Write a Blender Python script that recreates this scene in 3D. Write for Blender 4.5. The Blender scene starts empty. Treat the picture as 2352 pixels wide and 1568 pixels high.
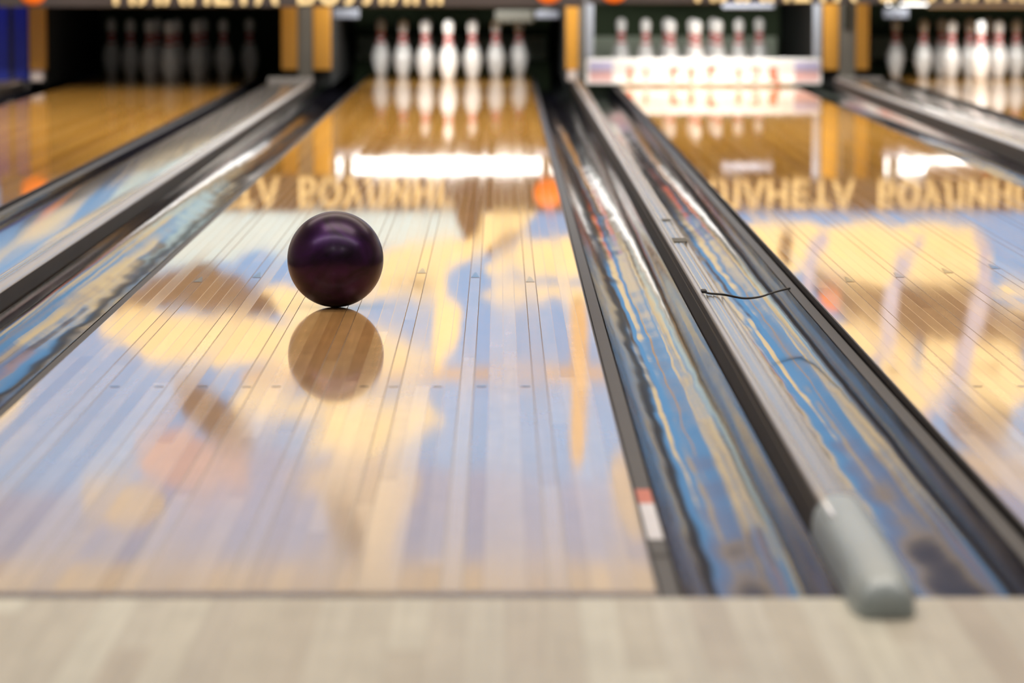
import bpy, bmesh, math, random
from mathutils import Vector, noise
rnd = random.Random(7)
SC = bpy.context.scene
COL = SC.collection

# ------------------------------------------------------------------ helpers
def tag(o, label=None, cat=None, group=None, kind=None):
    if label: o['label'] = label
    if cat: o['category'] = cat
    if group: o['group'] = group
    if kind: o['kind'] = kind
    return o

def empty(name, loc=(0, 0, 0)):
    o = bpy.data.objects.new(name, None)
    COL.objects.link(o); o.location = loc; o.empty_display_size = .05
    return o

class MB:
    """collects shapes and links them as one mesh object"""
    def __init__(s): s.v = []; s.f = []; s.m = []
    def add(s, verts, faces, mi=0):
        b = len(s.v); s.v += [tuple(p) for p in verts]
        s.f += [tuple(b + i for i in f) for f in faces]; s.m += [mi] * len(faces)
        return s
    def box(s, x0, x1, y0, y1, z0, z1, mi=0):
        v = [(x, y, z) for z in (z0, z1) for y in (y0, y1) for x in (x0, x1)]
        f = [(0, 2, 3, 1), (4, 5, 7, 6), (0, 1, 5, 4), (2, 6, 7, 3), (0, 4, 6, 2), (1, 3, 7, 5)]
        return s.add(v, f, mi)
    def cyl(s, a, b, r, n=20, mi=0, r2=None):
        a = Vector(a); b = Vector(b); d = (b - a).normalized()
        u = d.orthogonal().normalized(); w = d.cross(u); r2 = r if r2 is None else r2
        v = []
        for p, q in ((a, r), (b, r2)):
            for i in range(n):
                t = 2 * math.pi * i / n
                v.append(p + u * q * math.cos(t) + w * q * math.sin(t))
        f = [(i, (i + 1) % n, n + (i + 1) % n, n + i) for i in range(n)]
        f += [tuple(reversed(range(n))), tuple(range(n, 2 * n))]
        return s.add(v, f, mi)
    def build(s, name, mats, parent=None, smooth=False, bevel=0, seg=2):
        me = bpy.data.meshes.new(name)
        me.from_pydata(s.v, [], s.f)
        mats = mats if isinstance(mats, (list, tuple)) else [mats]
        for m in mats: me.materials.append(m)
        me.polygons.foreach_set('material_index', s.m)
        me.polygons.foreach_set('use_smooth', [smooth] * len(s.f))
        bm = bmesh.new(); bm.from_mesh(me)
        bmesh.ops.recalc_face_normals(bm, faces=bm.faces)
        bm.to_mesh(me); bm.free(); me.update()
        o = bpy.data.objects.new(name, me); COL.objects.link(o)
        if parent: o.parent = parent
        if bevel:
            b = o.modifiers.new('bevel', 'BEVEL'); b.width = bevel; b.segments = seg; b.limit_method = 'ANGLE'
        return o

def lathe(mb, prof, n=40, mi=None, c=(0, 0, 0)):
    v = []; f = []; b = len(mb.v)
    for r, z in prof:
        for i in range(n):
            t = 2 * math.pi * i / n
            v.append((c[0] + r * math.cos(t), c[1] + r * math.sin(t), c[2] + z))
    for k in range(len(prof) - 1):
        for i in range(n):
            mb.f.append((b + k * n + i, b + k * n + (i + 1) % n, b + (k + 1) * n + (i + 1) % n, b + (k + 1) * n + i))
            mb.m.append(mi[k] if mi else 0)
    mb.v += v
    mb.f.append(tuple(reversed([b + i for i in range(n)]))); mb.m.append(0)
    mb.f.append(tuple(b + (len(prof) - 1) * n + i for i in range(n))); mb.m.append(0)

def spline(pts, per=6):
    """closed Catmull-Rom outline"""
    out = []; n = len(pts)
    for i in range(n):
        p0, p1, p2, p3 = (pts[(i + k - 1) % n] for k in range(4))
        for j in range(per):
            t = j / per
            out.append(tuple(.5 * (2 * p1[a] + (p2[a] - p0[a]) * t + (2 * p0[a] - 5 * p1[a] + 4 * p2[a] - p3[a]) * t * t
                                   + (3 * p1[a] - p0[a] - 3 * p2[a] + p3[a]) * t ** 3) for a in (0, 1)))
    return out

# ------------------------------------------------------------------ materials
class NT:
    def __init__(s, name):
        s.mat = bpy.data.materials.new(name); s.mat.use_nodes = True
        s.t = s.mat.node_tree; s.b = s.t.nodes['Principled BSDF']
    def n(s, ty, **kw):
        o = s.t.nodes.new(ty)
        for k, v in kw.items(): setattr(o, k, v)
        return o
    def put(s, sock, val):
        if hasattr(val, 'links') or isinstance(val, bpy.types.NodeSocket): s.t.links.new(val, sock)
        else: sock.default_value = val
    def math(s, op, a, b=None, c=None, clamp=False):
        o = s.n('ShaderNodeMath', operation=op, use_clamp=clamp)
        for i, x in enumerate((a, b, c)):
            if x is not None: s.put(o.inputs[i], x)
        return o.outputs[0]
    def mix(s, f, a, b, mode='MIX'):
        o = s.n('ShaderNodeMix', data_type='RGBA', blend_type=mode)
        s.put(o.inputs[0], f); s.put(o.inputs[6], a); s.put(o.inputs[7], b)
        return o.outputs[2]
    def set(s, **kw):
        for k, v in kw.items(): s.put(s.b.inputs[k.replace('_', ' ')], v)
        return s

def c4(c): return (c[0], c[1], c[2], 1)

def plain(name, col, rough=.5, metal=0, var=.12, scale=6, bump=0, bscale=40, coat=0, ior=1.5, stretch=(1, 1, 1)):
    """procedural paint / plastic / metal with slight mottling"""
    t = NT(name)
    tc = t.n('ShaderNodeTexCoord'); mp = t.n('ShaderNodeMapping'); mp.inputs['Scale'].default_value = stretch
    t.t.links.new(tc.outputs['Object'], mp.inputs[0])
    no = t.n('ShaderNodeTexNoise'); no.inputs['Scale'].default_value = scale; no.inputs['Detail'].default_value = 4
    t.t.links.new(mp.outputs[0], no.inputs['Vector'])
    f = t.math('MULTIPLY_ADD', no.outputs['Fac'], 2 * var, 1 - var)
    t.set(Base_Color=t.mix(1.0, c4(col), f, 'MULTIPLY'), Roughness=rough, Metallic=metal, IOR=ior, Coat_Weight=coat)
    if bump:
        n2 = t.n('ShaderNodeTexNoise'); n2.inputs['Scale'].default_value = bscale
        t.t.links.new(mp.outputs[0], n2.inputs['Vector'])
        bp = t.n('ShaderNodeBump'); bp.inputs['Strength'].default_value = bump; bp.inputs['Distance'].default_value = .002
        t.t.links.new(n2.outputs['Fac'], bp.inputs['Height']); t.t.links.new(bp.outputs[0], t.b.inputs['Normal'])
    return t.mat

def glow(name, col, strength):
    t = NT(name); t.set(Base_Color=(.9, .9, .9, 1), Emission_Color=c4(col), Emission_Strength=strength)
    return t.mat

def boards(name, width, seed, dark, light, rough, ior, tilt, seam=.14, strong=True, pine=None, seglen=2.6, rvar=.025):
    """strip wood flooring: every board its own shade, joints, grain and a minute tilt"""
    t = NT(name)
    tc = t.n('ShaderNodeTexCoord'); sp = t.n('ShaderNodeSeparateXYZ'); t.t.links.new(tc.outputs['Object'], sp.inputs[0])
    X, Y = sp.outputs[0], sp.outputs[1]
    bx = t.math('MULTIPLY_ADD', X, 1 / width, .5)
    i = t.math('FLOOR', bx); fx = t.math('SUBTRACT', bx, i)
    w1 = t.n('ShaderNodeTexWhiteNoise', noise_dimensions='1D'); t.put(w1.inputs['W'], t.math('ADD', i, seed + .37))
    r1 = w1.outputs['Value']
    s1 = t.n('ShaderNodeSeparateColor'); t.t.links.new(w1.outputs['Color'], s1.inputs[0])
    j = t.math('FLOOR', t.math('MULTIPLY_ADD', r1, 7.13, t.math('MULTIPLY', Y, 1 / seglen)))
    cv = t.n('ShaderNodeCombineXYZ'); t.put(cv.inputs[0], i); t.put(cv.inputs[1], j); cv.inputs[2].default_value = seed
    w2 = t.n('ShaderNodeTexWhiteNoise', noise_dimensions='3D'); t.t.links.new(cv.outputs[0], w2.inputs['Vector'])
    r2 = w2.outputs['Value']
    # grain, stretched along the boards
    mp = t.n('ShaderNodeMapping'); mp.inputs['Scale'].default_value = (90, 2.2, 1)
    ad = t.n('ShaderNodeVectorMath', operation='ADD'); t.t.links.new(tc.outputs['Object'], ad.inputs[0])
    t.t.links.new(w2.outputs['Color'], ad.inputs[1]); t.t.links.new(ad.outputs[0], mp.inputs[0])
    gn = t.n('ShaderNodeTexNoise'); gn.inputs['Scale'].default_value = 1; gn.inputs['Detail'].default_value = 5
    t.t.links.new(mp.outputs[0], gn.inputs['Vector'])
    # figure across the boards
    m2 = t.n('ShaderNodeMapping'); m2.inputs['Scale'].default_value = (14, 9, 1); t.t.links.new(ad.outputs[0], m2.inputs[0])
    g2 = t.n('ShaderNodeTexNoise'); g2.inputs['Scale'].default_value = 1; g2.inputs['Detail'].default_value = 3
    t.t.links.new(m2.outputs[0], g2.inputs['Vector'])
    k = t.math('MULTIPLY_ADD', r2, .62, t.math('MULTIPLY', r1, .38))
    col = t.mix(k, c4(dark), c4(light))
    if pine:
        odd = t.math('FLOORED_MODULO', i, 2.0)
        ys = t.math('MULTIPLY_ADD', odd, .3, Y)
        z = t.math('GREATER_THAN', ys, pine[0])
        col = t.mix(z, col, t.mix(k, c4(pine[1]), c4(pine[2])))
    col = t.mix(1.0, col, t.math('MULTIPLY_ADD', gn.outputs['Fac'], .5, .75), 'MULTIPLY')
    col = t.mix(1.0, col, t.math('MULTIPLY_ADD', g2.outputs['Fac'], .36, .82), 'MULTIPLY')
    d = t.math('MULTIPLY', t.math('MINIMUM', fx, t.math('SUBTRACT', 1.0, fx)), width)
    sm = t.math('MULTIPLY', t.math('LESS_THAN', d, .0006), seam)
    if strong:
        m5 = t.math('FLOORED_MODULO', i, 5.0)
        is5 = t.math('LESS_THAN', m5, .5)
        sm = t.math('MAXIMUM', sm, t.math('MULTIPLY', t.math('MULTIPLY', t.math('LESS_THAN', d, .0016), is5), .85))
    col = t.mix(sm, col, (.035, .02, .012, 1))
    g = t.n('ShaderNodeNewGeometry')
    tv = t.n('ShaderNodeCombineXYZ')
    t.put(tv.inputs[0], t.math('MULTIPLY', t.math('SUBTRACT', s1.outputs[0], .5), tilt))
    t.put(tv.inputs[1], t.math('MULTIPLY', t.math('SUBTRACT', s1.outputs[1], .5), tilt * .3))
    av = t.n('ShaderNodeVectorMath', operation='ADD'); t.t.links.new(g.outputs['Normal'], av.inputs[0]); t.t.links.new(tv.outputs[0], av.inputs[1])
    nv = t.n('ShaderNodeVectorMath', operation='NORMALIZE'); t.t.links.new(av.outputs[0], nv.inputs[0])
    t.t.links.new(nv.outputs[0], t.b.inputs['Normal'])
    ro = t.math('MULTIPLY_ADD', r1, rvar, rough)
    if pine:      # pale grey reflection past the foul line, painted into the wood colour
        near_sheen = t.math('MULTIPLY', t.math('SUBTRACT', 1.0, t.math('DIVIDE', Y, 3.0), clamp=True), .75)
        col = t.mix(near_sheen, col, t.mix(k, (.31, .275, .235, 1), (.52, .49, .44, 1)))
    if pine:      # the heads are worn by the balls, so a little duller than the far end
        wear = t.math('SUBTRACT', 1.0, t.math('DIVIDE', Y, 7.0), clamp=True)
        ro = t.math('ADD', ro, t.math('MULTIPLY', wear, t.math('MULTIPLY_ADD', r1, .02, .016)))
    ro = t.math('ADD', ro, t.math('MULTIPLY', sm, .5))
    t.put(t.b.inputs['Specular IOR Level'], t.math('MULTIPLY_ADD', sm, -.40, .5))
    t.set(Base_Color=col, Roughness=ro, IOR=ior)
    return t.mat

LANE_W = .02703
def lane_mat(seed):
    return boards('lane_wood', LANE_W, seed, (.37, .185, .064), (.68, .43, .195), .022, 1.5, .0006,
                  pine=(5.2, (.52, .25, .045), (.66, .35, .075)))
M_APP = boards('approach_wood', .045, 3.0, (.39, .335, .26), (.58, .565, .47), .33, 1.45, .004, seam=.15, strong=False, seglen=1.6, rvar=.1)
M_BLACK = plain('matt_black', (.008, .008, .009), .6)
M_LEDGE = plain('lane_edge_black', (.010, .008, .010), .45)
M_GUT = plain('gutter_plastic', (.016, .015, .022), .085, var=.35, scale=5, bump=.05, bscale=14, ior=1.36)
M_GUTF = plain('gutter_ledge_plastic', (.016, .016, .02), .5, var=.3, scale=12, bump=.08, bscale=30)
M_ALU = plain('capping_metal', (.46, .43, .38), .2, .85, var=.12, scale=3, bump=.06, bscale=9, stretch=(4, .6, 4))
M_ALUL = plain('capping_edge_metal', (.46, .45, .46), .3, .5, var=.08, stretch=(4, .6, 4))
M_SIDE = plain('divider_side_dark', (.030, .023, .018), .5, var=.3)
M_PLATE = plain('cover_lacquer', (.20, .185, .175), .10, 0, var=.12, scale=2.5, bump=.04, bscale=6, ior=1.7)
M_CAP = plain('end_cap_plastic', (.34, .40, .42), .32, var=.08)
M_TAPE = plain('old_tape', (.05, .04, .012), .5)
M_PIN = plain('pin_white', (.82, .81, .78), .18, var=.03, coat=.6)
M_RED = plain('pin_red', (.55, .035, .03), .2, var=.05, coat=.6)
M_ORANGE = plain('kickback_varnish', (.62, .30, .045), .3, var=.12, stretch=(8, 8, 1))
M_GREY = plain('kickback_grey', (.17, .16, .135), .45)
M_GREYD = plain('kickback_dark_slot', (.035, .033, .022), .6)
M_BUMP = plain('pale_bumper', (.50, .42, .38), .35)
M_PIT = plain('pit_black', (.006, .008, .008), .8)
M_CUSH = plain('pit_cushion_green', (.035, .055, .022), .8)
M_BAND = plain('pit_cushion_grey', (.42, .47, .36), .7)
M_SIGN = plain('sign_brown', (.034, .026, .026), .45, var=.2)
M_GOLD = plain('letter_gold', (.90, .72, .38), .4, var=.06)
M_ORB = plain('emblem_orange', (.95, .19, .008), .35, var=.04)
M_SWEEP = plain('sweep_white', (.86, .84, .80), .3, var=.04)
M_SWRED = plain('sweep_red', (.80, .22, .14), .4, var=.15)
M_SWLAV = plain('sweep_lavender', (.50, .46, .66), .4)
M_SWPNK = plain('sweep_pink', (.62, .36, .34), .4)
M_STEEL = plain('machine_steel', (.15, .16, .19), .4, .3)
M_ARM = plain('sweep_arm_metal', (.36, .39, .44), .4, .2)
M_DECK = plain('machine_dark', (.022, .022, .014), .6)
M_BLUE = plain('panel_blue', (.02, .04, .40), .4, var=.2, scale=4)
M_WALL = plain('wall_paint', (.42, .36, .30), .8)
M_CEIL = plain('ceiling_paint', (.45, .42, .38), .85)
M_CONC = plain('bed_concrete', (.03, .03, .03), .8)
M_TUBE = glow('tube_light', (1, .97, .92), 5)
M_ARROW = plain('arrow_inlay_dark', (.045, .018, .008), .08)
M_DOT = plain('dot_inlay', (.10, .07, .05), .08)
M_FOUL = plain('foul_line_dark', (.12, .095, .085), .1)
M_STW = plain('sticker_white', (.62, .60, .62), .4)
M_STR = plain('sticker_red', (.52, .10, .04), .4)

# ------------------------------------------------------------------ layout (metres, y runs from the foul line to the pins)
HW = .52705                       # half a lane
LANES = [-1.783, 0.0, 1.591, 3.41]
LEND = 19.25                      # end of the pin deck
GW = .235
LNAME = ['dim leftmost lane', 'lane with the purple ball', 'lane with the lowered white sweep board', 'rightmost lane']

# ------------------------------------------------------------------ room
tag(MB().box(-4.7, 6.4, -10.2, 0, -.12, 0).build('floor', M_APP), kind='structure')
tag(MB().box(-4.7, 6.4, 0, 20.9, -.34, -.2).build('floor', M_CONC), kind='structure')
tag(MB().box(-4.7, 6.4, -10.2, 16.6, 4.5, 4.6).build('ceiling', M_CEIL), kind='structure')
tag(MB().box(-4.8, -4.7, -10.2, 20.9, -.34, 4.6).build('wall_left', M_WALL), kind='structure')
tag(MB().box(6.4, 6.5, -10.2, 20.9, -.34, 4.6).build('wall_right', M_WALL), kind='structure')
tag(MB().box(-4.7, 6.4, -10.3, -10.2, -.12, 4.6).build('wall_rear', M_WALL), kind='structure')
tag(MB().box(-4.7, 6.4, 20.8, 20.9, -.34, 1.4).build('wall_pit', M_PIT), kind='structure')
tag(MB().box(-4.7, 6.4, 16.6, 20.9, 1.3, 1.4).build('ceiling', M_PIT), kind='structure')

# painted wall above the machines
SH = [
('pale',1,[(-1.7,.69),(-.82,.68),(.08,.68),(.09,.84),(-.16,.89),(-.36,.91),(-.78,1.0),(-1.08,.96),(-1.29,.99),(-1.42,1.01),(-1.6,1.04),(-1.78,1.06),(-1.81,.85)]),
('cream',2,[(-.34,.92),(-.05,.88),(.17,.83),(.26,.7),(.5,.67),(.54,.76),(.37,.87),(.21,.98),(.09,1.06),(0,1.14),(-.16,1.17),(-.36,1.15),(-.41,1.04)]),
('brown',2,[(.12,.63),(.24,.63),(.24,.75),(.2,.85),(.12,.87),(.1,.75)]),
('cream',2,[(.37,.96),(.5,.89),(.77,.87),(.84,1.01),(.84,1.11),(.55,1.09),(.41,1.07),(.28,1.07),(.26,1.01)]),
('brown',3,[(.27,.91),(.34,.86),(.44,.84),(.45,.88),(.36,.93),(.28,.96)]),
('cream',2,[(.26,1.17),(.41,1.15),(.85,1.17),(.86,1.24),(.59,1.23),(.41,1.24),(.21,1.22)]),
('cream',2,[(-1.11,1.14),(-.83,1.15),(-.36,1.13),(-.03,1.14),(-.01,1.21),(-.31,1.23),(-.49,1.26),(-.67,1.3),(-.83,1.36),(-.95,1.33),(-1.04,1.24)]),
('brown',2,[(-1.81,1.14),(-1.63,1.07),(-1.42,1.02),(-1.24,1.07),(-1.1,1.17),(-.98,1.31),(-1.09,1.36),(-1.4,1.28),(-1.6,1.27),(-1.84,1.31),(-1.97,1.3)]),
('cream',2,[(-2.07,1.39),(-1.86,1.31),(-1.55,1.33),(-1.35,1.32),(-1.04,1.38),(-.67,1.37),(-.36,1.43),(-.16,1.53),(-.05,1.59),(-.24,1.66),(-.68,1.65),(-1.09,1.63),(-1.56,1.62),(-1.79,1.58),(-1.97,1.49)]),
('cream',2,[(-1.19,1.78),(-.99,1.8),(-.68,1.83),(-.31,1.84),(-.05,1.88),(.01,1.95),(-.15,2.08),(-.39,2.16),(-.73,2.16),(-.86,2.13),(-.72,1.95),(-1.25,1.91)]),
('brown',2,[(-1.61,1.74),(-1.43,1.76),(-1.27,1.89),(-1.13,2.08),(-1.24,2.13),(-1.4,2.04),(-1.55,1.93)]),
('pink',2,[(-1.82,2.08),(-1.61,2.01),(-1.4,2.08),(-1.2,2.21),(-1.2,2.35),(-1.43,2.38),(-1.72,2.31),(-1.85,2.21)]),
('dull',2,[(-2.16,2.37),(-1.98,2.31),(-1.75,2.37),(-1.64,2.47),(-1.8,2.58),(-2.09,2.55)]),
('tan',1,[(-1.09,1.66),(-.05,1.65),(1.03,1.64),(1.03,1.72),(-.05,1.72),(-1.09,1.75)]),
('dull',2,[(-.94,2.3),(-.5,2.24),(-.16,2.31),(-.26,2.58),(-.4,2.81),(-.5,2.72),(-.73,2.45)]),
('brown',3,[(-.75,2.45),(-.6,2.45),(-.49,2.58),(-.46,2.79),(-.63,2.71)]),
('cream',2,[(-.05,1.24),(.05,1.24),(.08,1.43),(-.03,1.63),(-.09,1.61),(-.05,1.43)]),
('tan',2,[(.75,1.27),(.84,1.27),(.85,1.63),(.83,2.18),(.75,2.18),(.76,1.66)]),
('cream',1,[(1.73,.8),(2.27,.79),(3.05,.8),(3.16,.83),(3.28,1.01),(3.18,1.15),(2.74,1.14),(2.48,1.14),(2.22,1.06),(2.02,1.11),(1.86,1.01)]),
('brown',2,[(1.99,.87),(2.05,.86),(2.05,.98),(2.01,1.02)]),
('brown',2,[(2.18,1.08),(2.51,1.14),(3.15,1.16),(3.31,1.27),(3.57,1.35),(3.57,1.53),(3.06,1.53),(2.69,1.5),(2.43,1.37),(2.25,1.24)]),
('cream',3,[(2.28,1.43),(2.43,1.36),(2.61,1.43),(2.8,1.53),(2.69,1.66),(2.51,1.58),(2.38,1.56)]),
('cream',3,[(2.43,1.66),(2.93,1.64),(3.63,1.66),(3.63,1.77),(3.32,1.88),(3.01,1.79),(2.85,1.95),(2.7,2.05),(2.64,1.79)]),
('cream',3,[(2.87,1.5),(3.05,1.48),(3.39,1.53),(3.39,1.64),(2.9,1.65)]),
('brown',3,[(3.03,1.87),(3.32,1.86),(3.37,1.98),(3.25,2.11),(3.06,2.08),(3.01,1.97)]),
('orange',3,[(2.22,1.22),(2.29,1.19),(2.35,1.22),(2.35,1.28),(2.28,1.3)]),
('lav',4,[(2.22,.84),(2.28,.86),(2.25,.96),(2.19,1.02),(2.18,1.22),(2.15,1.43),(2.1,1.43),(2.12,1.22),(2.13,1.04),(2.16,.93)]),
('lav',4,[(2.8,.86),(2.85,.87),(2.82,.96),(2.74,1.06),(2.72,1.27),(2.67,1.53),(2.56,1.61),(2.61,1.37),(2.65,1.11),(2.69,.98),(2.75,.93)]),
('lav',4,[(3.14,.84),(3.21,.91),(3.27,1.04),(3.25,1.24),(3.18,1.48),(3.11,1.69),(2.93,1.95),(2.85,2.08),(2.8,2.03),(2.98,1.74),(3.09,1.48),(3.14,1.24),(3.18,1.11),(3.15,.96)]),
('cream',2,[(3.25,1.17),(3.62,1.15),(3.62,1.21),(3.27,1.21)]),
('cream',2,[(3.25,1.27),(3.62,1.24),(3.62,1.29),(3.27,1.3)]),
('dull',2,[(3.01,2.18),(3.27,2.16),(3.58,2.21),(3.59,2.37),(3.2,2.34)]),
# the parts of the painting that only the gutters mirror
('cream',2,[(1.0,.8),(1.2,.76),(1.32,.95),(1.22,1.25),(1.05,1.1)]),
('cream',2,[(1.62,1.3),(1.8,1.25),(1.86,1.6),(1.75,2.1),(1.6,1.8)]),
('dull',2,[(.98,2.2),(1.3,2.15),(1.45,2.5),(1.1,2.7)]),
('brown',2,[(1.5,.8),(1.6,.8),(1.66,1.1),(1.52,1.2)]),
('cream',2,[(-2.6,.85),(-2.2,.8),(-2.05,1.05),(-2.35,1.2)]),
('cream',2,[(-3.2,1.3),(-2.6,1.2),(-2.4,1.6),(-2.7,2.0),(-3.1,1.9)]),
('pale',2,[(-3.9,.85),(-3.3,.8),(-2.9,1.0),(-3.0,1.3),(-3.7,1.4)]),
('pink',2,[(-3.4,2.3),(-2.9,2.2),(-2.7,2.5),(-3.1,2.7)]),
('cream',2,[(-4.4,1.7),(-3.8,1.6),(-3.6,2.1),(-4.1,2.4)]),
('cream',2,[(4.1,.9),(4.7,.85),(4.9,1.3),(4.3,1.5)]),
('brown',2,[(3.9,1.6),(4.5,1.7),(4.4,2.3),(3.8,2.1)]),
('cream',2,[(4.9,1.7),(5.6,1.6),(5.5,2.4),(5.0,2.3)]),
]
def paint(name, c, var=.1, scale=3): return plain(name, c, .7, var=var, scale=scale)
PM = {'blue': 0, 'pale': 1, 'cream': 2, 'brown': 3, 'pink': 4, 'navy': 5, 'tan': 6, 'lav': 7, 'orange': 8, 'beige': 9, 'dull': 10, 'slate': 11}
PAINTS = [paint('mural_blue', (.11, .38, .84), .22, 1.3), paint('mural_pale_blue', (.56, .80, .92)), paint('mural_cream', (.95, .80, .46)),
          paint('mural_brown', (.085, .06, .05), .3), paint('mural_pink', (.50, .36, .40)), paint('mural_navy', (.05, .07, .14)), paint('mural_tan', (.55, .38, .20)),
          paint('mural_lavender', (.46, .50, .70)), paint('mural_orange', (.90, .25, .08)), paint('mural_beige', (.52, .44, .33)), paint('mural_dimmed_cream', (.52, .46, .38)), paint('mural_dimmed_blue', (.19, .30, .60), .25, 1.3)]  # slate and dull cream carry the dimming of nearer reflections in their colour
m = MB()
FY = 16.5
m.box(-4.7, 6.4, FY, FY + .1, .56, 2.82, PM['blue'])
m.box(-4.7, 6.4, FY, FY + .1, 2.82, 3.08, PM['beige'])
m.box(-4.7, 6.4, FY, FY + .1, 3.08, 4.5, PM['navy'])
# fading of the nearer reflections put into a duller blue, lower edge uneven
e = [(-4.7 + 11.1 * k / 120, 2.25 + .25 * noise.noise((k * .06, 4, 1)) + .10 * noise.noise((k * .25, 2, 6))) for k in range(121)]
m.add([(x, FY - .0006, z) for x, z in e] + [(6.4, FY - .0006, 2.82), (-4.7, FY - .0006, 2.82)], [tuple(range(123))], PM['slate'])
for kind, layer, pts in SH:
    p = spline(pts)
    if kind in ('brown', 'lav', 'cream', 'pale', 'dull', 'pink'):      # brush-like edges
        p = [(x + .045 * noise.noise((x * 5, z * 5, 3)) + .03 * noise.noise((x * 14, z * 14, 1)), z + .05 * noise.noise((x * 5, z * 5, 8)) + .03 * noise.noise((x * 13, z * 13, 5))) for x, z in p]
    m.add([(x, FY - .0012 * layer, max(z, .6)) for x, z in p], [tuple(range(len(p)))], PM[kind])
tag(m.build('wall_back', PAINTS), kind='structure')

# ------------------------------------------------------------------ lanes
for n, cx in enumerate(LANES):
    r = empty('bowling_lane', (cx, 0, 0))
    tag(r, ['strip-wood bowling lane at far left with dark unlit pins',
            'pale strip-wood bowling lane carrying the purple ball',
            'strip-wood bowling lane ending at a lowered white sweep board',
            'strip-wood bowling lane at far right, mostly behind the grey divider'][n], 'bowling lane', 'bowling lanes')
    MB().box(-HW, HW, 0, LEND, -.13, 0).build('lane_bed', lane_mat(n * 17.0 + 2), r)
    e = MB()
    for s in (-1, 1): e.box(s * HW, s * (HW + .003), .0, LEND, -.13, -.0004)
    e.build('lane_edge', M_LEDGE, r)
    MB().box(-HW, HW, .004, .042, -.0002, .0006).build('foul_line', M_FOUL, r)
    for k, y in ((15, 4.33), (10, 4.45), (5, 4.57), (0, 4.69), (-5, 4.57), (-10, 4.45), (-15, 4.33)):
        x = k * LANE_W
        MB().add([(x - .011, y - .09, .0006), (x + .011, y - .09, .0006), (x + .002, y + .05, .0006), (x - .002, y + .05, .0006)],
                 [(0, 1, 2, 3)]).build('arrow_inlay', M_ARROW, r)
    for k in (3, 5, 8, 11, 14, -3, -5, -8, -11, -14):
        x = k * LANE_W
        MB().cyl((x, 2.15, -.001), (x, 2.15, .0006), .009, 16).build('dot_inlay', M_DOT, r)

# ------------------------------------------------------------------ gutters
def gutter(x0, s, label, seed, wd=.235):
    """x0 = lane edge, s = side the channel lies on"""
    r = empty('gutter', (x0, 0, 0)); tag(r, label, 'gutter', 'lane gutters')
    u = [(.036, -.0150)]
    for k in range(1, 22):
        th = math.pi * k / 22
        u.append((.133 - .097 * math.cos(th), -.0150 - .080 * math.sin(th)))
    u.append((.2345, -.012))
    if wd != .235: u = [(.036 + (a - .036) * (wd - .0365) / .1985, z) for a, z in u]
    ny = 330; v = []; f = []
    for j in range(ny + 1):
        y = .002 + (LEND - .002) * j / ny
        for i, (a, z) in enumerate(u):
            w = math.sin(math.pi * i / (len(u) - 1))
            dz = .0022 * noise.noise((a * 9 + seed, y * 1.6, seed)) + .0011 * noise.noise((a * 25, y * 5.5, seed + 9))
            v.append((s * a, y, z + dz * w))
    k = len(u)
    for j in range(ny):
        for i in range(k - 1): f.append((j * k + i, j * k + i + 1, (j + 1) * k + i + 1, (j + 1) * k + i))
    MB().add(v, f).build('channel', M_GUT, r, smooth=True)
    l = MB()
    lo, hi = sorted((s * .0075, s * .0335)); l.box(lo, hi, .002, LEND, -.03, -.014)
    l.build('ledge', M_GUTF, r, bevel=.002)
    g = MB(); lo, hi = sorted((s * .003, s * .037)); g.box(lo, hi, .002, LEND, -.06, -.03)
    g.build('ledge_gap', M_BLACK, r)
    return r, u
G = {}
G['1L'] = gutter(LANES[0] - HW, -1, 'dark gutter on the far-left side of the dim leftmost lane', 1)
G['1R'] = gutter(LANES[0] + HW, 1, 'gutter between the dim leftmost lane and the broad grey divider', 2, .176)
G['2L'] = gutter(LANES[1] - HW, -1, 'glossy gutter left of the ball lane, mirroring blue and cream patches', 3, .267)
G['2R'] = gutter(LANES[1] + HW, 1, 'glossy gutter right of the ball lane with a red and white sticker on its ledge', 4)
G['3L'] = gutter(LANES[2] - HW, -1, 'glossy gutter right of the narrow silver capping with a thin dark joint strap', 5)
G['3R'] = gutter(LANES[2] + HW, 1, 'gutter between the sweep-board lane and the divider at right', 6)
G['4L'] = gutter(LANES[3] - HW, -1, 'gutter on the left side of the rightmost lane, beyond the divider', 7)
# sticker on the ledge of the ball lane's right gutter
st = MB(); st.box(.009, .031, .52, .84, -.0140, -.0132, 0); st.box(.009, .031, .84, .98, -.0140, -.0132, 1); st.box(.009, .031, .38, .41, -.0140, -.0130, 2)
tag(st.build('sticker', [M_STW, M_STR, M_BLACK], G['2R'][0]), 'white sticker with a red end')
# joint strap that follows the right-hand gutter's hollow from the capping
def strip_curve(name, pts, w, h, mat, parent):
    mb = MB(); v = []
    for x, y, z in pts: v += [(x, y - w, z - h), (x, y + w, z - h), (x, y + w, z + h), (x, y - w, z + h)]
    f = []
    for k in range(len(pts) - 1):
        for a in range(4): f.append((4 * k + a, 4 * k + (a + 1) % 4, 4 * k + 4 + (a + 1) % 4, 4 * k + 4 + a))
    f += [(0, 1, 2, 3), tuple(4 * (len(pts) - 1) + a for a in (3, 2, 1, 0))]
    return mb.add(v, f).build(name, mat, parent, smooth=True)
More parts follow.
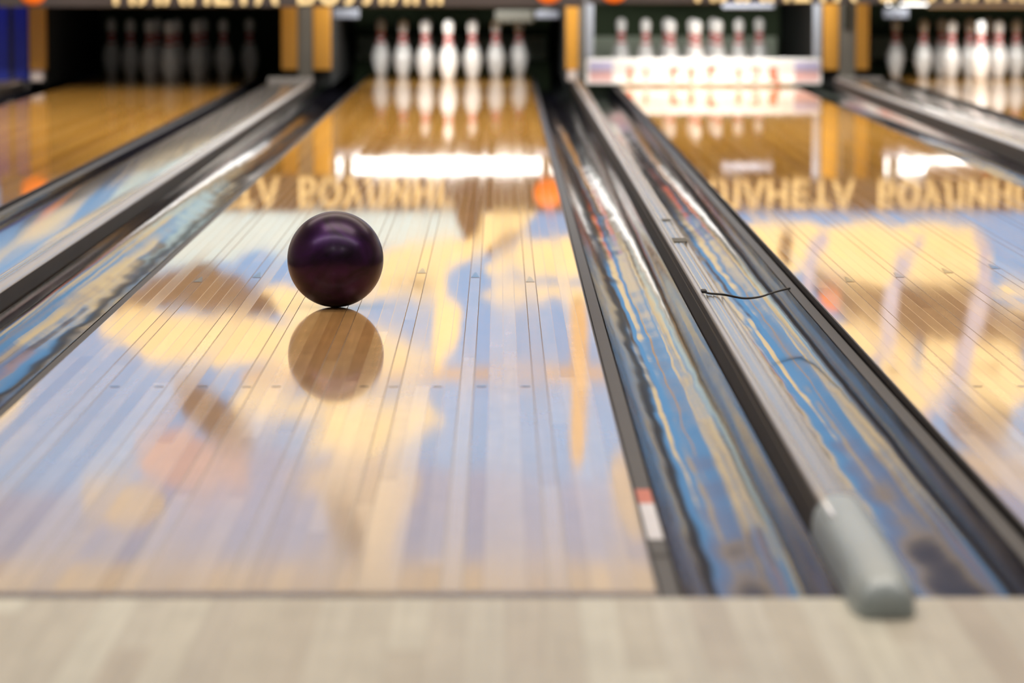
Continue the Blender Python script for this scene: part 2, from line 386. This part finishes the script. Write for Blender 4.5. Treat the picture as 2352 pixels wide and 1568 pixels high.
# ------------------------------------------------------------------ dividers between the gutters
def sweep(prof, y0, y1, ny, amp=0, seed=0):
    v = []; f = []; k = len(prof)
    for j in range(ny + 1):
        y = y0 + (y1 - y0) * j / ny
        for i, (x, z) in enumerate(prof):
            v.append((x, y, z + amp * noise.noise((x * 7 + seed, y * 1.4, seed))))
    for j in range(ny):
        for i in range(k - 1): f.append((j * k + i, j * k + i + 1, (j + 1) * k + i + 1, (j + 1) * k + i))
    f.append(tuple(range(k))); f.append(tuple(ny * k + i for i in reversed(range(k))))
    return MB().add(v, f)

def narrow_capping(xa, xb, label, nose=True):
    w = xb - xa; r = empty('capping_rail', (xa, 0, 0)); tag(r, label, 'capping rail')
    y1 = 17.1
    top = [(.016, .030), (.015, .047), (.020, .0525), (.028, .053), (.033, .0515), (w * .5, .0535), (w - .022, .0518), (w - .020, .046), (w - .0175, .046), (w - .016, .052), (w - .012, .051), (w - .008, .030)]
    sweep(top, .30, y1, 170, .0011, 3).build('rail', M_ALU, r, smooth=True)
    sweep([(.006, .040), (.0065, .047), (.011, .0535), (.0155, .0495), (.0155, .028)], .30, y1, 60).build('edge_strip', M_ALUL, r, smooth=True)
    MB().box(.002, w - .002, .004, y1, -.19, .029).build('core', M_SIDE, r)
    MB().box(.004, .0065, .30, y1, .0291, .046).build('side_panel', M_SIDE, r)
    if nose:
        # rounded plastic end cap lying over the end of the rail and onto the approach
        v = []; f = []; na = 14; rows = []
        for j in range(26):
            t = j / 25; y = .46 - t * .60
            q = 1.0 if y > -.06 else math.sqrt(max(0, 1 - ((-.06 - y) / .085) ** 2))
            rise = .0575 if y > .1 else .0575 - .012 * ((.1 - y) / .25) ** 1.5
            hw = (w * .5 + .006) * (.55 + .45 * q)
            row = []
            for a in range(na + 1):
                th = math.pi * a / na
                cx = math.cos(th); sx = math.sin(th)
                px = w * .5 - hw * math.copysign(abs(cx) ** .88, cx)
                pz = .001 + rise * (.35 + .65 * q) * (sx ** .72)
                row.append(len(v)); v.append((px, y, pz))
            rows.append(row)
        for j in range(25):
            for a in range(na): f.append((rows[j][a], rows[j][a + 1], rows[j + 1][a + 1], rows[j + 1][a]))
        f.append(tuple(rows[-1])); f.append(tuple(reversed(rows[0])))
        MB().add(v, f).build('end_cap', M_CAP, r, smooth=True)
    return r, w
c23, w23 = narrow_capping(.7625, .829, 'narrow silver capping rail with a pale rounded end, right of the ball lane')
MB().box(.022, w23 - .018, 5.52, 5.58, .0535, .0548).build('tape_patch', M_TAPE, c23)
MB().box(.018, w23 - .012, 4.78, 4.90, .0535, .0550).build('tape_patch', M_TAPE, c23)
def cable(pts, rad, mat):
    P = [Vector(p) for p in pts]; q = []
    for i in range(len(P) - 1):
        p0, p1, p2, p3 = P[max(i - 1, 0)], P[i], P[i + 1], P[min(i + 2, len(P) - 1)]
        for j in range(8):
            t = j / 8
            q.append(.5 * (2 * p1 + (p2 - p0) * t + (2 * p0 - 5 * p1 + 4 * p2 - p3) * t * t + (3 * p1 - p0 - 3 * p2 + p3) * t ** 3))
    q.append(P[-1]); mb = MB(); v = []; f = []; n = 8
    for k, c in enumerate(q):
        d = (q[min(k + 1, len(q) - 1)] - q[max(k - 1, 0)]).normalized(); u = d.cross(Vector((0, 0, 1))).normalized(); w = u.cross(d)
        for a in range(n): v.append(c + rad * (u * math.cos(2 * math.pi * a / n) + w * math.sin(2 * math.pi * a / n)))
    for k in range(len(q) - 1):
        for a in range(n): f.append((k * n + a, k * n + (a + 1) % n, (k + 1) * n + (a + 1) % n, (k + 1) * n + a))
    f += [tuple(reversed(range(n))), tuple((len(q) - 1) * n + a for a in range(n))]
    return mb.add(v, f).build('cable', mat, None, smooth=True)
cb = cable([(.778, 3.37, .0585), (.790, 3.355, .0565), (.815, 3.34, .0560), (.835, 3.37, .050), (.875, 3.50, .032), (.93, 3.78, .008), (.985, 4.06, -.008), (1.034, 4.20, -.0115)], .0024, M_BLACK)
tag(cb, 'thin dark cable hanging from the silver capping rail across the gutter', 'cable')
MB().box(.772, .784, 3.362, 3.40, .0560, .0625).build('plug', M_BLACK, cb, bevel=.002)
c01, _ = narrow_capping(LANES[0] - HW - GW - .067, LANES[0] - HW - GW, 'narrow dark capping rail at the far-left edge beside the blue panels', nose=False)

def wide_divider(xr, w, s, zo, label):
    """xr = edge on the side the camera sees, s = direction of the other edge"""
    r = empty('lane_divider', (xr, 0, 0)); tag(r, label, 'lane divider', 'broad lane dividers'); y1 = 17.0
    q = lambda pr: [(s * a, z + zo) for a, z in pr]
    sweep(q([(.004, .047), (.005, .052), (.011, .0588), (.020, .061), (.030, .0595), (.036, .053), (.037, .030)]), .004, y1, 120, .0005, 5).build('rail_ridge', M_ALUL, r, smooth=True)
    sweep(q([(.040, .030), (.041, .047), (.050, .052), (.056, .047), (.057, .030)]), .004, y1, 60).build('rail_groove', M_ALU, r, smooth=True)
    pl = [(.058, .030), (.059, .050)]
    for k in range(9):
        a = k / 8; pl.append((.066 + a * (w - .066 - .022), .0535 + .007 * math.sin(math.pi * a)))
    pl += [(w - .012, .049), (w - .008, .030)]
    sweep(q(pl), .004, y1, 160, .0016, 11).build('cover_plate', M_PLATE, r, smooth=True)
    lo, hi = sorted((s * .004, s * (w - .004))); MB().box(lo, hi, .004, y1, -.19, .031 + zo).build('core', M_SIDE, r)
    lo, hi = sorted((s * .002, s * .006)); MB().box(lo, hi, .004, y1, .0311 + zo, .0505 + zo).build('side_panel', M_SIDE, r)
    lo, hi = sorted((s * .003, s * (w - .003))); MB().box(lo, hi, y1 + .001, y1 + .10, -.005, .062).build('end_cover', M_PLATE, r, bevel=.012)
    return r
wide_divider(-.795, .283, -1, -.02, 'broad grey lane divider with a ridged rail, left of the ball lane')
wide_divider(2.353, .295, 1, -.006, 'broad grey lane divider at right, before the rightmost lane')

# ------------------------------------------------------------------ pins
IN = .0254
PROF = [(0, 2.03), (.25, 2.45), (.75, 2.828), (2.25, 3.906), (3.375, 4.51), (4.5, 4.766), (5.2, 4.74), (5.875, 4.563), (6.6, 4.20), (7.25, 3.703), (7.95, 3.08),
        (8.625, 2.472), (9.0, 2.2), (9.375, 1.965), (9.7, 1.86), (10.0, 1.797), (10.4, 1.81), (10.875, 1.87), (11.3, 1.965), (11.75, 2.094), (12.2, 2.27), (12.625, 2.406),
        (13.1, 2.51), (13.5, 2.547), (14.0, 2.42), (14.4, 2.12), (14.7, 1.70), (14.9, 1.10), (15.0, .3)]
def make_pin():
    mb = MB(); pr = [(d * IN / 2, h * IN) for h, d in PROF]
    mi = []
    for k in range(len(PROF) - 1):
        h = (PROF[k][0] + PROF[k + 1][0]) / 2
        mi.append(1 if 8.6 < h < 9.4 or 9.95 < h < 11.3 else 0)
    lathe(mb, pr, 36, mi)
    return mb.build('bowling_pin', [M_PIN, M_RED], smooth=True)
PPOS = [('front pin', 0, 0), ('left pin of the second row', -1, 1), ('right pin of the second row', 1, 1),
        ('left pin of the third row', -2, 2), ('middle pin of the third row', 0, 2), ('right pin of the third row', 2, 2),
        ('far-left pin of the back row', -3, 3), ('centre-left pin of the back row', -1, 3), ('centre-right pin of the back row', 1, 3), ('far-right pin of the back row', 3, 3)]
PDESC = ['unlit bowling pin on the dim leftmost lane', 'bright white bowling pin on the ball lane',
         'bowling pin behind the lowered white sweep board', 'white bowling pin on the rightmost lane']
pin0 = make_pin()
for n, cx in enumerate(LANES):
    for k, (pd, dx, row) in enumerate(PPOS):
        o = pin0 if (n == 0 and k == 0) else pin0.copy()
        if o is not pin0: COL.objects.link(o)
        o.location = (cx + dx * .1524, 18.288 + row * .264, 0); o.rotation_euler.z = rnd.random() * 6
        tag(o, '%s, %s' % (PDESC[n], pd), 'bowling pin', 'bowling pins on the ' + LNAME[n])

# ------------------------------------------------------------------ ball
BR = .1085
def ball_mat():
    t = NT('ball_pearl')
    tc = t.n('ShaderNodeTexCoord')
    a = t.n('ShaderNodeTexNoise'); a.inputs['Scale'].default_value = 9; a.inputs['Detail'].default_value = 6; a.inputs['Distortion'].default_value = 1.6
    t.t.links.new(tc.outputs['Object'], a.inputs['Vector'])
    k = t.math('MULTIPLY_ADD', a.outputs['Fac'], 2.2, -.65, clamp=True)
    t.set(Base_Color=t.mix(k, (.0045, .0008, .006, 1), (.042, .004, .078, 1)), Metallic=.7, Roughness=.34, Coat_Weight=.22, Coat_Roughness=.22, Coat_IOR=1.5)
    return t.mat
ba = empty('bowling_ball', (-.040, 3.626, 0))
tag(ba, 'dark purple pearl bowling ball rolling on the centre lane', 'bowling ball')
bm = bmesh.new(); bmesh.ops.create_uvsphere(bm, u_segments=96, v_segments=64, radius=BR)
me = bpy.data.meshes.new('shell'); bm.to_mesh(me); bm.free(); me.materials.append(ball_mat())
me.polygons.foreach_set('use_smooth', [True] * len(me.polygons))
o = bpy.data.objects.new('shell', me); COL.objects.link(o); o.parent = ba; o.location = (0, 0, BR); o.rotation_euler = (.6, .4, 1.0)

# ------------------------------------------------------------------ name boards with raised letters
def word(body, x0, x1, z0, z1, y, parent):
    cu = bpy.data.curves.new('lettering', 'FONT'); cu.body = body; cu.size = 1; cu.extrude = .03; cu.offset = .022; cu.space_character = 1.04
    to = bpy.data.objects.new('lettering_curve', cu); COL.objects.link(to)
    dg = bpy.context.evaluated_depsgraph_get(); dg.update()
    me = bpy.data.meshes.new_from_object(to.evaluated_get(dg)); me.name = 'lettering'
    bpy.data.objects.remove(to)
    xs = [v.co.x for v in me.vertices]; ys = [v.co.y for v in me.vertices]; zs = [v.co.z for v in me.vertices]
    ax, bx, ay, by, az, bz = min(xs), max(xs), min(ys), max(ys), min(zs), max(zs)
    for v in me.vertices:
        c = v.co.copy()
        v.co = (x0 + (c.x - ax) / (bx - ax) * (x1 - x0), y - (c.z - az) / (bz - az) * .022, z0 + (c.y - ay) / (by - ay) * (z1 - z0))
    me.materials.clear(); me.materials.append(M_GOLD)
    ob = bpy.data.objects.new('lettering', me); COL.objects.link(ob); ob.parent = parent
    return ob
def name_board(x0, x1, zb, words, orbs, label):
    r = empty('name_board', (0, 0, 0)); tag(r, label, 'sign', 'name boards above the pins')
    MB().box(x0, x1, 16.455, 16.4945, zb, .715).build('panel', M_SIGN, r, bevel=.004)
    for b, a, c, z0, z1 in words: word(b, a, c, z0, z1, 16.455, r)
    for x, z in orbs:
        mb = MB(); n = 32; v = []; f = []
        for k in range(7):
            rr = .088 * math.cos(k / 6 * math.pi / 2 * .97); d = .03 * math.sin(k / 6 * math.pi / 2)
            for i in range(n):
                t = 2 * math.pi * i / n; v.append((x + rr * math.cos(t), 16.455 - d, z + rr * math.sin(t)))
        for k in range(6):
            for i in range(n): f.append((k * n + i, k * n + (i + 1) % n, (k + 1) * n + (i + 1) % n, (k + 1) * n + i))
        f.append(tuple(6 * n + i for i in range(n)))
        mb.add(v, f).build('ball_emblem', M_ORB, r, smooth=True)
name_board(-2.62, .82, .492, [('ПЛАНЕТА', -1.934, -.968, .505, .682), ('БОУЛИНГ', -.855, .059, .505, .682)], [(-2.411, .592), (.617, .600)],
           'brown sign board with gold lettering above the left lanes, orange dots at its ends')
name_board(.84, 4.30, .512, [('ПЛАНЕТА', 1.478, 2.427, .523, .690), ('БОУЛИНГ', 2.565, 3.47, .523, .690)], [(1.00, .604)],
           'brown sign board with gold lettering above the right lanes')

# ------------------------------------------------------------------ kickbacks (partitions beside the pin decks)
def kickback(posts, body, label):
    r = empty('kickback_partition', (0, 0, 0)); tag(r, label, 'partition')
    MB().box(body[0], body[1], 17.26, 20.4, .002, .95).build('body_panel', M_PIT, r)
    for x0, x1, kind in posts:
        if kind == 'o': MB().box(x0, x1, 17.2, 17.259, .10, .80).build('front_post', M_ORANGE, r, bevel=.004)
        if kind == 'g': MB().box(x0, x1, 17.205, 17.259, .05, .80).build('centre_plate', M_GREY, r, bevel=.003)
        if kind == 's': MB().box(x0, x1, 17.195, 17.204, .34, .60).build('slot', M_GREYD, r)
        if kind == 'b': MB().box(x0, x1, 17.14, 17.259, .03, .098).build('bumper', M_BUMP, r, bevel=.012)
    return r
kickback([(-1.0, -.905, 'o'), (-.90, -.812, 'g'), (-.807, -.700, 'o')], (-1.0, -.70), 'partition with orange front posts between the dim leftmost lane and the ball lane')
kickback([(.733, .808, 'o'), (.812, .856, 'g'), (.740, .800, 'b')], (.735, .855), 'partition with one orange front post between the ball lane and the sweep-board lane')
kickback([(2.300, 2.395, 'o'), (2.400, 2.498, 'g'), (2.422, 2.468, 's'), (2.503, 2.580, 'o')], (2.302, 2.60), 'partition with two orange front posts left of the rightmost lane')
kickback([(-2.535, -2.435, 'o'), (-2.525, -2.445, 'b')], (-2.55, -2.435), 'partition with a dull orange post at far left beside the blue panels')

# blue panels at the far left edge
r = empty('blue_panel', (0, 0, 0)); tag(r, 'blue lit panel at the far-left edge beside the orange post', 'panel')
MB().box(-3.3, -2.672, 17.3, 17.33, .03, .75).build('left_leaf', M_BLUE, r, bevel=.004)
MB().box(-2.645, -2.552, 17.3, 17.33, .03, .75).build('right_leaf', M_BLUE, r, bevel=.004)
MB().box(-2.672, -2.645, 17.295, 17.335, .03, .75).build('mullion', M_GREYD, r)
MB().box(-3.3, -2.552, 17.28, 17.35, -.19, .03).build('sill', M_GREY, r)

# ------------------------------------------------------------------ machines, pit cushions, sweep boards, pin lights
for n, cx in enumerate(LANES):
    r = empty('pit_cushion', (cx, 20.2, 0)); tag(r, 'dark pit cushion behind the pins of the ' + LNAME[n], 'pit cushion', 'pit cushions')
    MB().box(-.68, .68, 0, .06, -.19, .9).build('curtain', M_CUSH, r)
    MB().box(-.66, .66, -.03, -.001, .08, .235).build('padded_band', M_BAND if n else M_CUSH, r, bevel=.01)
    r = empty('pinsetter', (cx, 0, 0)); tag(r, 'dark pinsetter deck hanging above the pins of the ' + LNAME[n], 'pinsetter', 'pinsetters')
    MB().box(-.64, .64, 18.1, 19.5, .62, .68).build('deck', M_DECK, r, bevel=.01)
    for a in (-.5, .5):
        for b in (18.25, 19.35): MB().box(a - .03, a + .03, b - .03, b + .03, .681, 1.3).build('hanger', M_DECK, r)
    for pd, dx, row in PPOS:
        x, y = dx * .1524, 18.288 + row * .264
        MB().cyl((x, y, .56), (x, y, .619), .085, 24, r2=.07).build('pin_cup', M_DECK, r)
    if n in (1, 3):
        MB().box(-.70, -.545, 17.62, 17.70, .405, .462).build('sweep_bracket', M_STEEL, r, bevel=.006)
        MB().box(.555, .70, 17.62, 17.70, .405, .450).build('sweep_bracket', M_STEEL, r, bevel=.006)
        for s in (-1, 1): MB().box(s * .62 - .03, s * .62 + .03, 17.63, 17.69, .45, 1.3).build('hanger', M_DECK, r)
    if n == 1: MB().box(.30, .545, 17.66, 17.74, .375, .455).build('motor_cover', M_GREYD, r, bevel=.015)
    if n == 2:
        MB().box(.10, .42, 17.30, 17.36, .47, .53).build('motor_cover', M_STEEL, r, bevel=.01)
        MB().box(.20, .32, 17.34, 18.2, .53, .63).build('hanger', M_DECK, r)

# lowered sweep on the third lane
cx = LANES[2]
r = empty('pin_sweep', (cx, 17.2, 0)); tag(r, 'white sweep board with red marks lowered in front of the pins', 'sweep board')
MB().box(-.735, .70, -.012, .03, .012, .170).build('board', M_SWEEP, r, bevel=.008)
for a, b in ((-.715, -.575), (.535, .685)):
    MB().box(a, b, -.0145, -.0121, .095, .150).build('end_label', M_SWLAV, r); MB().box(a, b, -.0145, -.0121, .030, .092).build('end_label', M_SWPNK, r)
for x, w, z0, z1 in ((-.468, .034, .035, .12), (-.370, .022, .04, .11), (-.207, .030, .035, .115), (-.190, .05, .095, .115), (-.095, .034, .035, .115), (.020, .03, .04, .125), (.035, .05, .10, .125),
                     (.195, .030, .035, .11), (.295, .040, .035, .06), (.312, .018, .06, .115), (.290, .05, .10, .118), (.405, .050, .035, .118), (.43, .03, .02, .06)):
    MB().box(x - w / 2, x + w / 2, -.0142, -.0121, z0, z1).build('red_mark', M_SWRED, r)
for x in (-.715, .675):
    MB().box(x - .024, x + .024, -.01, .035, .171, .56).build('arm', M_ARM, r, bevel=.006)
MB().box(-.74, .70, -.01, .035, .561, .61).build('cross_bar', M_ARM, r, bevel=.006)
# raised sweep on the right-most lane
cx = LANES[3]
r = empty('pin_sweep', (cx, 17.25, 0)); tag(r, 'pale sweep board raised under the sign above the rightmost pins', 'sweep board')
MB().box(-.47, .72, -.012, .03, .474, .620).build('board', M_SWEEP, r, bevel=.008)
for x, w in ((-.1, .05), (.02, .06), (.16, .04), (.3, .06)): MB().box(x - w / 2, x + w / 2, -.0142, -.0121, .51, .59).build('red_mark', M_SWRED, r)
for x in (-.4, .65): MB().box(x - .024, x + .024, -.01, .035, .621, 1.3).build('arm', M_ARM, r, bevel=.006)

def pin_light(x0, x1, y, z, ntube, label):
    r = empty('pin_light', (0, y, z)); tag(r, label, 'lamp', 'tube lamps over the pins')
    MB().box(x0 - .02, x1 + .02, .03, .05, -.05, .07).build('housing', M_DECK, r, bevel=.004)
    for k in range(ntube): MB().cyl((x0, 0, -.02 + k * .055), (x1, 0, -.02 + k * .055), .019, 16).build('tube', M_TUBE, r, smooth=True)
    return r
pin_light(-.74, .74, 17.95, .522, 2, 'twin tube lamp above the pins of the ball lane, hidden by the sign')
pin_light(LANES[3] - .64, LANES[3] + .64, 17.95, .522, 2, 'twin tube lamp above the pins of the rightmost lane, behind the raised sweep')
for n in (1, 2, 3):  # single tubes added out of sight to light pins and sweep from the front
    c = LANES[n]
    lo = pin_light(c - .5, c + .5, 16.8, .66, 1, 'added unseen tube lamp behind the sign above the ' + LNAME[n])
    MB().box(c - .03, c + .03, -.2, -.021, .02, .06).build('bracket', M_DECK, lo)

# ------------------------------------------------------------------ lights
def area(name, loc, rot, sx, sy, power, col=(1, 1, 1), spread=180):
    l = bpy.data.lights.new(name, 'AREA'); l.shape = 'RECTANGLE'; l.size = sx; l.size_y = sy; l.energy = power; l.color = col; l.spread = math.radians(spread)
    o = bpy.data.objects.new(name, l); COL.objects.link(o); o.location = loc; o.rotation_euler = rot
    return o
# unseen area light added to brighten the painted wall
area('mural_fill', (.9, 11.5, 3.5), (math.radians(24), 0, 0), 10, .25, 690, (1, .96, .90))
# ceiling rows over the lanes
for y, p, sx, sy in ((3.6, 170, 4.5, 1.6), (8.5, 180, 9, 2), (15.0, 170, 9, .6), (-4.5, 85, 9, 4)): area('ceiling_row', (.7, y, 4.45), (0, 0, 0), sx, sy, p, (1, .88, .72))
# lamp row over the approach and two spots behind the camera
area('approach_row', (.3, 1.5, 3.7), (0, 0, 0), 9.5, .22, 170, (1, .95, .92))
for x in (-.3, 2.0): area('rear_spot', (x, -1.5, 3.2), (math.radians(50), 0, 0), .22, .22, 8)
# fill lights added out of sight behind the sign boards to brighten the pins
for n, p in ((0, .5), (1, 19), (2, 24)): area('pin_fill', (LANES[n], 16.9, .70), (math.radians(70), 0, 0), 1.0, .10, p, (1, .98, .95), 150)
for n, p in ((1, 10), (2, 14), (3, 25)): area('pin_fill', (LANES[n], 17.45, .62), (math.radians(68), 0, 0), 1.2, .10, p, (1, .98, .95))
# blue lamp at the far left
area('blue_lamp', (-2.95, 16.9, 1.0), (math.radians(35), 0, 0), .5, .1, 2.2, (.15, .25, 1))

w = bpy.data.worlds.new('world'); SC.world = w; w.use_nodes = True
w.node_tree.nodes['Background'].inputs[0].default_value = (.05, .05, .05, 1)

# ------------------------------------------------------------------ camera
cd = bpy.data.cameras.new('camera'); co = bpy.data.objects.new('camera', cd); COL.objects.link(co)
co.location = (.331886, -4.284218, .787893)
co.rotation_euler = (math.pi / 2 - .1090715, 0, -.00338024)
cd.sensor_width = 36; cd.lens = 8075.17 / 2352 * 36
cd.dof.use_dof = True; cd.dof.focus_distance = 7.87; cd.dof.aperture_fstop = 3.7; cd.clip_end = 100
SC.camera = co
vs = SC.view_settings
vs.view_transform = 'Standard'; vs.look = 'None'; vs.gamma = 1; vs.exposure = -.12; vs.use_curve_mapping = False
